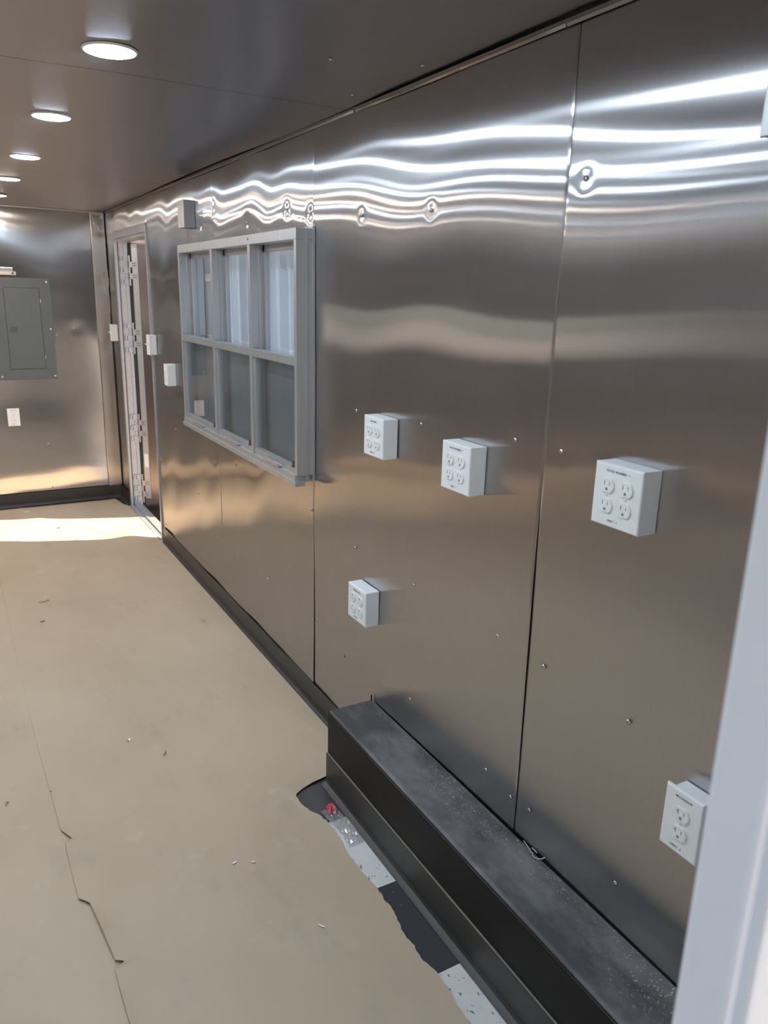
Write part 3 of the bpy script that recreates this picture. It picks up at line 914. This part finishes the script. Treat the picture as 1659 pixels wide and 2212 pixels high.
switch('white light switch box on the far side of the side door', (XR, 5.91, 1.262), PI)
switch('white light switch box on the near side of the side door', (XR, 4.775, 1.250), PI)

# ---- breaker panel on the end wall
bp = empty('breaker_panel', (0.53, YB, 0.925))
tag(bp, 'grey steel breaker panel with a closed door on the end wall', 'breaker panel')
def yb(d): return YB - d
bm = bmesh.new(); bx(bm, 0.338, 0.722, yb(0.016), yb(0.002), 0.925, 1.622, bevel=0.0025)
obj('cover', bm, M_panelgrey, bp)
bm = bmesh.new()
for a in ((0.419, 0.651, 1.000, 1.004), (0.419, 0.651, 1.556, 1.560), (0.419, 0.423, 1.000, 1.560), (0.647, 0.651, 1.000, 1.560)):
    bx(bm, a[0], a[1], yb(0.0172), yb(0.015), a[2], a[3])
obj('door_gap', bm, M_panelrim, bp)
bm = bmesh.new(); bx(bm, 0.424, 0.646, yb(0.0205), yb(0.0155), 1.005, 1.555, bevel=0.0018)
dr = obj('panel_door', bm, M_panelgrey, bp)
bm = bmesh.new(); bx(bm, 0.435, 0.492, yb(0.0222), yb(0.020), 1.252, 1.298, bevel=0.001)
bx(bm, 0.440, 0.487, yb(0.0226), yb(0.0215), 1.257, 1.293, mi=1)
bx(bm, 0.458, 0.474, yb(0.0245), yb(0.0220), 1.268, 1.284, bevel=0.001, mi=1)
obj('latch', bm, [M_panelgrey, M_panelrim], dr)
for z in (1.470, 1.085):
    bm = bmesh.new(); tube(bm, [(0.652, yb(0.0185), z - 0.012), (0.652, yb(0.0185), z + 0.012)], 0.0028, 8); obj('hinge_pin', bm, M_screw, dr)
for x, z in ((0.701, 1.600), (0.704, 1.279), (0.707, 0.950), (0.359, 0.951), (0.357, 1.279), (0.355, 1.600)):
    o = screw(bp, (0, 0, 0), (random.uniform(0, 2), 0, -PI / 2), 1.5); o.location = (x - 0.53, -0.016, z - 0.925)
# slim raceway box above it
rw = empty('raceway_box', (0.40, YB, 1.640))
tag(rw, 'small beige raceway strip sitting just above the breaker panel', 'raceway')
bm = bmesh.new(); bx(bm, 0.20, 0.512, yb(0.026), yb(0.002), 1.640, 1.664, bevel=0.003); obj('body', bm, M_beige, rw)
bm = bmesh.new(); bx(bm, 0.484, 0.500, yb(0.0272), yb(0.0255), 1.646, 1.658, bevel=0.001); obj('knockout', bm, M_panelrim, rw)
bm = bmesh.new(); bx(bm, 0.22, 0.495, yb(0.014), yb(0.002), 1.664, 1.690, bevel=0.003); obj('top_lip', bm, M_strip, rw)

# ---- ceiling lights
for k, (x, y, warm) in enumerate(LIGHTS):
    names = ['round ceiling light over the camera, nearest of the row', 'largest glowing round ceiling light in view, first of the row',
             'second round ceiling light of the row, left of the seam', 'third round ceiling light of the row',
             'fourth round ceiling light, partly cut by the left edge', 'farthest round ceiling light by the end wall'] + ['round ceiling light of the second row, %s from the front doorway' % w for w in ('first', 'second', 'third', 'fourth', 'fifth', 'sixth')]
    t = empty('ceiling_light', (x, y, ZC)); t['_local'] = 1
    tag(t, names[k], 'ceiling light', 'round ceiling lights in one row' if k < 6 else 'second row of round ceiling lights')
    bm = bmesh.new(); lathe(bm, [(0.0615, -0.001), (0.0615, -0.003), (0.059, -0.0055), (0.0565, -0.0058), (0.056, -0.001)], (0, 0, 1), (0, 0, 0), 40)
    obj('trim_ring', bm, M_plastic, t, smooth=False)
    bm = bmesh.new(); lathe(bm, [(0.0562, -0.0015), (0.0562, -0.0058), (0.050, -0.0078), (0.036, -0.0092), (0.014, -0.0100)], (0, 0, 1), (0, 0, 0), 40)
    obj('diffuser', bm, M_led_warm if warm else M_led_cool, t, smooth=True)

# ================================================================== WHEEL WELL BOX
BX, BY, BZ = 0.966, 2.008, 0.270
ww = empty('wheel_well_box', (1.05, 1.1, 0))
tag(ww, 'long black rubber-covered wheel well box along the foot of the wall', 'wheel well')
bm = bmesh.new()
prism(bm, [(0.0, BX), (0.0, XR - 0.009), (BZ - 0.006, XR - 0.009), (BZ - 0.006, BX)], 1, YF + 0.01, BY)
obj('side_panel', bm, M_boxside, ww)
# top skin wraps over the rounded front edge
prof = [(XR - 0.0058, BZ - 0.0055), (XR - 0.0058, BZ)]
R_ = 0.016
for i in range(9):
    a = PI / 2 * i / 8
    prof.append((BX - 0.002 + R_ - R_ * math.sin(a), BZ - R_ + R_ * math.cos(a)))
prof += [(BX - 0.002, 0.115), (BX - 0.0002, 0.115), (BX - 0.0002, BZ - 0.0055)]
def wrap(name, prof, y0, y1, mats, parent, n=40, wob=0.0):
    bm = bmesh.new(); prev = None
    for i in range(n + 1):
        y = y0 + (y1 - y0) * i / n
        vs = [bm.verts.new((x, y, z + (wob * math.sin(y * 9) if j in (1, 2) else 0))) for j, (x, z) in enumerate(prof)]
        if prev:
            for k in range(len(prof)): bm.faces.new((prev[k], prev[(k + 1) % len(prof)], vs[(k + 1) % len(prof)], vs[k]))
        else: bm.faces.new(vs)
        prev = vs
    bm.faces.new(prev[::-1])
    bmesh.ops.recalc_face_normals(bm, faces=bm.faces)
    return obj(name, bm, mats, parent)
tc = wrap('top_cover', prof, YF + 0.01, BY + 0.002, [M_boxtop, M_boxside], ww, 40, 0.0004)
for p in tc.data.polygons:
    if p.normal.z < 0.35: p.material_index = 1
# cove base strip along its foot, its pale top edge showing
cp = [(BX - 0.0022, 0.118), (BX - 0.0060, 0.116), (BX - 0.0068, 0.112), (BX - 0.0068, 0.020), (BX - 0.010, 0.011), (BX - 0.020, 0.0045), (BX - 0.026, 0.0026), (BX - 0.026, 0.0012), (BX - 0.0022, 0.0012)]
wrap('base_strip', cp, YF + 0.01, BY + 0.004, M_rubber, ww, 30)
bm = bmesh.new(); bx(bm, BX - 0.0066, BX - 0.0022, YF + 0.012, BY, 0.1174, 0.1182)
tag(obj('caulk_line', bm, plain('pale_caulk', (0.24, 0.21, 0.17), 0.7), ww), 'thin pale line of glue')
bm = bmesh.new()
bx(bm, XR - 0.0115, XR - 0.0082, BY - 0.006, BY - 0.001, BZ, BZ + 0.022, bevel=0.0008)
obj('end_tab', bm, M_boxside, ww)

# ================================================================== FLOOR PAPER
def strip_sheet(name, label, xl, xr, ys, z0, zfun, ncol=26, edge=0.0016):
    bm = bmesh.new(); rows = []
    for y in ys:
        a, b = xl(y), xr(y)
        row = []
        for c in range(ncol + 1):
            t = c / ncol
            t = 0.5 - 0.5 * math.cos(PI * t)
            x = a + (b - a) * t
            row.append(bm.verts.new((x, y, z0 + zfun(x, y, x - a, b - x))))
        rows.append(row)
    top = []
    for r, s in zip(rows, rows[1:]):
        for c in range(ncol):
            f = bm.faces.new((r[c], r[c + 1], s[c + 1], s[c])); f.smooth = True; top.append(f)
    # give the sheet thickness
    es = [e for e in bm.edges if len(e.link_faces) == 1]
    ex = bmesh.ops.extrude_edge_only(bm, edges=es)
    nv = [g for g in ex['geom'] if isinstance(g, bmesh.types.BMVert)]
    for v in nv: v.co.z -= edge
    bmesh.ops.recalc_face_normals(bm, faces=bm.faces)
    o = obj(name, bm, M_paper)
    return tag(o, label, 'paper')
def interp(tab):
    ys = np.array([t[0] for t in tab]); xs = np.array([t[1] for t in tab])
    return lambda y: float(np.interp(y, ys, xs))
seam = interp([(0.2, 0.205), (1.416, 0.198), (1.512, 0.197), (1.578, 0.197), (1.584, 0.221), (1.590, 0.219), (1.600, 0.203), (1.705, 0.192), (1.817, 0.180), (1.832, 0.170), (1.848, 0.157),
               (1.991, 0.156), (2.092, 0.156), (2.098, 0.177), (2.106, 0.174), (2.158, 0.154), (2.362, 0.149), (2.368, 0.156), (2.376, 0.149), (2.671, 0.143), (2.956, 0.140), (3.293, 0.140), (4.2, 0.146), (5.0, 0.149), (6.05, 0.15)])
tear = interp([(0.2, 0.868), (0.9, 0.866), (1.064, 0.865), (1.107, 0.863), (1.16, 0.870), (1.209, 0.872), (1.253, 0.860), (1.30, 0.865), (1.347, 0.863), (1.39, 0.872), (1.434, 0.879), (1.47, 0.876),
               (1.518, 0.879), (1.58, 0.871), (1.645, 0.870), (1.69, 0.868), (1.73, 0.875), (1.786, 0.879), (1.82, 0.876), (1.864, 0.866), (1.90, 0.848), (1.942, 0.838), (1.975, 0.838),
               (2.003, 0.850), (2.022, 0.892), (2.030, 0.930), (2.033, 0.955), (2.036, 0.966), (2.040, 1.104), (2.40, 1.105), (4.80, 1.106), (4.85, 1.10), (5.75, 1.10), (5.8, 1.075), (6.0, 1.05), (6.03, 1.02)])
rg = random.Random(3)
jag = {}
def tear_j(y):
    k = round(y, 3)
    if k not in jag: jag[k] = rg.uniform(-0.0022, 0.0022)
    return tear(y) + (jag[k] if y < 2.0 else 0)
ys = [0.2 + 0.01 * i for i in range(183)] + [1.578, 1.584, 1.817, 1.832, 1.848, 2.028, 2.033, 2.036, 2.040, 2.092, 2.098, 2.106, 2.158, 2.362, 2.368, 2.376] + [2.05 + 0.03 * i for i in range(133)]
ys = sorted(set(round(y, 3) for y in ys if y < 6.03))
def zpap(x, y, dl, dr):
    z = 0.0008 * math.sin(5.1 * x + 1.3 * y) + 0.0007 * math.sin(3.3 * y - 4.0 * x + 1)
    # the left edge curls up where it is torn
    lift = 0.0015 + 0.011 * math.exp(-((y - 1.72) / 0.12) ** 2) + 0.006 * math.exp(-((y - 2.10) / 0.05) ** 2) + 0.007 * math.exp(-((y - 1.47) / 0.10) ** 2)
    z += lift * math.exp(-dl / 0.028)
    if y < 2.0: z += 0.004 * math.exp(-dr / 0.03) * (0.5 + 0.5 * math.sin(y * 7 + 0.5))
    if y > 2.02: z += 0.003 * math.exp(-dr / 0.02)
    # wrinkles and a bulge in front of the door sill
    if y > 4.3:
        z += 0.022 * math.exp(-((x - 0.98) / 0.13) ** 2 - ((y - 4.97) / 0.10) ** 2) + 0.012 * math.exp(-((x - 0.80 + 0.5 * (y - 5.2)) / 0.05) ** 2 - ((y - 5.2) / 0.25) ** 2)
        z += 0.010 * math.exp(-((x - 0.45) / 0.10) ** 2 - ((y - 5.62) / 0.12) ** 2) + 0.003 * math.exp(-((x - 0.56 + 0.25 * (y - 5.3)) / 0.012) ** 2)
        z += 0.008 * math.exp(-((x - 0.20) / 0.12) ** 2 - ((y - 5.15) / 0.15) ** 2)
    return max(z, -0.001)
strip_sheet('floor_paper', 'wide sheet of brown builder\'s paper with a torn edge along the black box', seam, tear_j, ys, 0.0058, zpap, 64)
strip_sheet('floor_paper', 'brown builder\'s paper on the left lying under the overlapping sheet', lambda y: XL + 0.03, lambda y: 0.262, [0.2 + 0.05 * i for i in range(117)], 0.0028,
            lambda x, y, dl, dr: 0.0006 + 0.0006 * math.sin(6 * x + 2 * y), 16, 0.0012)

# ================================================================== LITTER
# crumpled clear wrapper with a red print
wpz = empty('plastic_wrapper', (0.910, 1.80, 0.0)); tag(wpz, 'crumpled clear plastic wrapper with a red patch on the bare tiles', 'wrapper')
r4 = random.Random(5)
bm = bmesh.new()
nx, nyy = 14, 22
gr = []
for i in range(nx + 1):
    row = []
    for j in range(nyy + 1):
        s, t = i / nx, j / nyy
        x = 0.886 + 0.052 * s + 0.006 * math.sin(t * 5)
        y = 1.70 + 0.185 * t
        e = math.sin(PI * s) ** 0.5 * math.sin(PI * t) ** 0.5
        z = 0.003 + 0.013 * e + 0.005 * e * r4.uniform(-1, 1)
        row.append(bm.verts.new((x + r4.uniform(-.002, .002), y + r4.uniform(-.003, .003), z)))
    gr.append(row)
for i in range(nx):
    for j in range(nyy): bm.faces.new((gr[i][j], gr[i + 1][j], gr[i + 1][j + 1], gr[i][j + 1]))
obj('film', bm, M_film, wpz)
bm = bmesh.new()
r5 = random.Random(9); g2 = []
for i in range(5):
    g2.append([bm.verts.new((0.893 + 0.007 * i, 1.842 + 0.010 * j + 0.003 * i, 0.020 + 0.003 * r5.uniform(-1, 1) - 0.0012 * (j - 2) ** 2)) for j in range(5)])
for i in range(4):
    for j in range(4): bm.faces.new((g2[i][j], g2[i + 1][j], g2[i + 1][j + 1], g2[i][j + 1]))
tag(obj('red_print', bm, M_red, wpz), 'red printed patch')

# wire scrap on the box
bm = bmesh.new()
tube(bm, [(1.1255, 1.222, 0.276), (1.123, 1.205, 0.274), (1.121, 1.190, 0.2735), (1.117, 1.182, 0.2735), (1.119, 1.179, 0.274), (1.113, 1.172, 0.2735), (1.112, 1.165, 0.274), (1.115, 1.156, 0.275), (1.120, 1.149, 0.278), (1.126, 1.144, 0.284)], 0.0013, 8)
w = obj('wire_scrap', bm, M_alu_bright, None, loc=(1.118, 1.18, 0.272)); tag(w, 'bent scrap of thin silver wire on the black box by the wall', 'wire')
bm = bmesh.new(); tube(bm, [(1.126, 1.191, 0.277), (1.1255, 1.182, 0.278), (1.126, 1.172, 0.276)], 0.0016, 8)
w = obj('wire_scrap', bm, M_alu_bright, None, loc=(1.126, 1.18, 0.272)); tag(w, 'short second bit of wire between the bent wire and the wall', 'wire')

def loose_screw(loc, ang, length, label, r=0.002):
    t = empty('loose_screw', loc, ang); t['_local'] = 1
    tag(t, label, 'screw', 'loose screws on the floor paper')
    bm = bmesh.new(); lathe(bm, [(0.0046, 0.0), (0.0046, 0.0016), (0.002, 0.0034)], (1, 0, 0), (0, 0, 0.005), 12); obj('head', bm, M_screw, t)
    bm = bmesh.new(); tube(bm, [(0.003, 0, 0.005), (length * 0.8, 0, 0.0035), (length, 0, 0.003)], [r, r, 0.0004], 8); obj('shank', bm, M_screw, t)
loose_screw((0.531, 2.420, 0.0058), -2.2, 0.022, 'silver screw lying in the middle of the floor paper')
loose_screw((0.968, 3.462, 0.0058), -0.3, 0.026, 'loose screw on the paper near the wall base under the window')
loose_screw((0.498, 5.512, 0.0062), 0.2, 0.030, 'loose screw lying in the sunlit strip of paper', 0.003)
loose_screw((0.570, 5.359, 0.0064), 2.6, 0.028, 'loose screw in the sunlit strip nearest its shaded edge', 0.003)
loose_screw((0.020, 2.367, 0.0034), 0.9, 0.014, 'screw on the left paper sheet at the frame edge')

def chip(loc, ang, sx, sy, sz, mat, label, cat='debris', name='paper_shred', bend=0.3):
    bm = bmesh.new(); n = 5; rws = []
    for i in range(n + 1):
        t = i / n - 0.5
        z = sz + bend * sx * (t * t)
        rws.append([bm.verts.new((t * sx, -sy / 2 * (1 - abs(t)), z)), bm.verts.new((t * sx, sy / 2 * (1 - abs(t)), z)),
                    bm.verts.new((t * sx, sy / 2 * (1 - abs(t)), z - sz * 0.8)), bm.verts.new((t * sx, -sy / 2 * (1 - abs(t)), z - sz * 0.8))])
    for a, b in zip(rws, rws[1:]):
        for k in range(4): bm.faces.new((a[k], a[(k + 1) % 4], b[(k + 1) % 4], b[k]))
    bm.faces.new(rws[0]); bm.faces.new(rws[-1][::-1])
    bmesh.ops.recalc_face_normals(bm, faces=bm.faces)
    o = obj(name, bm, mat); o.location = loc; o.rotation_euler = (0, 0, ang)
    tag(o, label, cat, 'scraps on the floor paper')
M_shav = plain('shaving_dark', (0.14, 0.10, 0.08), 0.6)
chip((0.321, 4.055, 0.0062), 0.2, 0.050, 0.007, 0.002, M_shav, 'long dark shaving on the paper left of centre')
chip((0.285, 3.795, 0.0062), 0.1, 0.022, 0.014, 0.002, M_shav, 'reddish brown flake on the paper near the seam')
chip((0.433, 2.557, 0.0062), 0.9, 0.016, 0.008, 0.002, M_screw, 'small shiny curl on the paper beside the silver screw', 'debris', 'metal_curl')
chip((0.613, 1.766, 0.0066), -0.4, 0.012, 0.006, 0.002, M_sticker, 'white crumb, right one of the pair on the paper')
chip((0.565, 1.787, 0.0066), 0.3, 0.014, 0.006, 0.002, M_sticker, 'white crumb, left one of the pair on the paper')
chip((0.687, 1.465, 0.0066), -1.0, 0.022, 0.004, 0.002, M_sticker, 'thin pale splinter on the paper toward the torn edge')
chip((0.411, 5.869, 0.0062), 0.1, 0.040, 0.012, 0.003, M_sticker, 'pale scrap at the foot of the end wall')

# shreds of protective film still stuck in the far corner
def film_flap(pts, label):
    bm = bmesh.new()
    vs = [bm.verts.new(p) for p in pts]
    c = bm.verts.new(sum((Vector(p) for p in pts), Vector()) / len(pts) + Vector((-0.012, -0.012, 0)))
    for i in range(len(vs)): bm.faces.new((vs[i], vs[(i + 1) % len(vs)], c))
    g = bmesh.ops.subdivide_edges(bm, edges=bm.edges[:], cuts=2, use_grid_fill=True)
    for v in bm.verts: v.co += Vector((rg.uniform(-.003, .003), rg.uniform(-.004, 0.0), rg.uniform(-.003, .003)))
    o = obj('film_shred', bm, M_film); tag(o, label, 'film', 'shreds of protective film')
yf = YB - 0.018
film_flap([(1.035, yf, 2.070), (1.105, yf, 2.065), (1.112, yf, 1.985), (1.085, yf - 0.01, 1.960), (1.040, yf, 1.985)], 'crinkled clear film shred at the top of the far corner')
film_flap([(1.060, yf, 1.665), (1.118, yf, 1.690), (1.120, yf - 0.01, 1.560), (1.122, yf, 1.380), (1.108, yf, 1.480)], 'crinkled clear film shred hanging halfway up the far corner')

for o in bpy.data.objects:
    if '_local' in o: del o['_local']
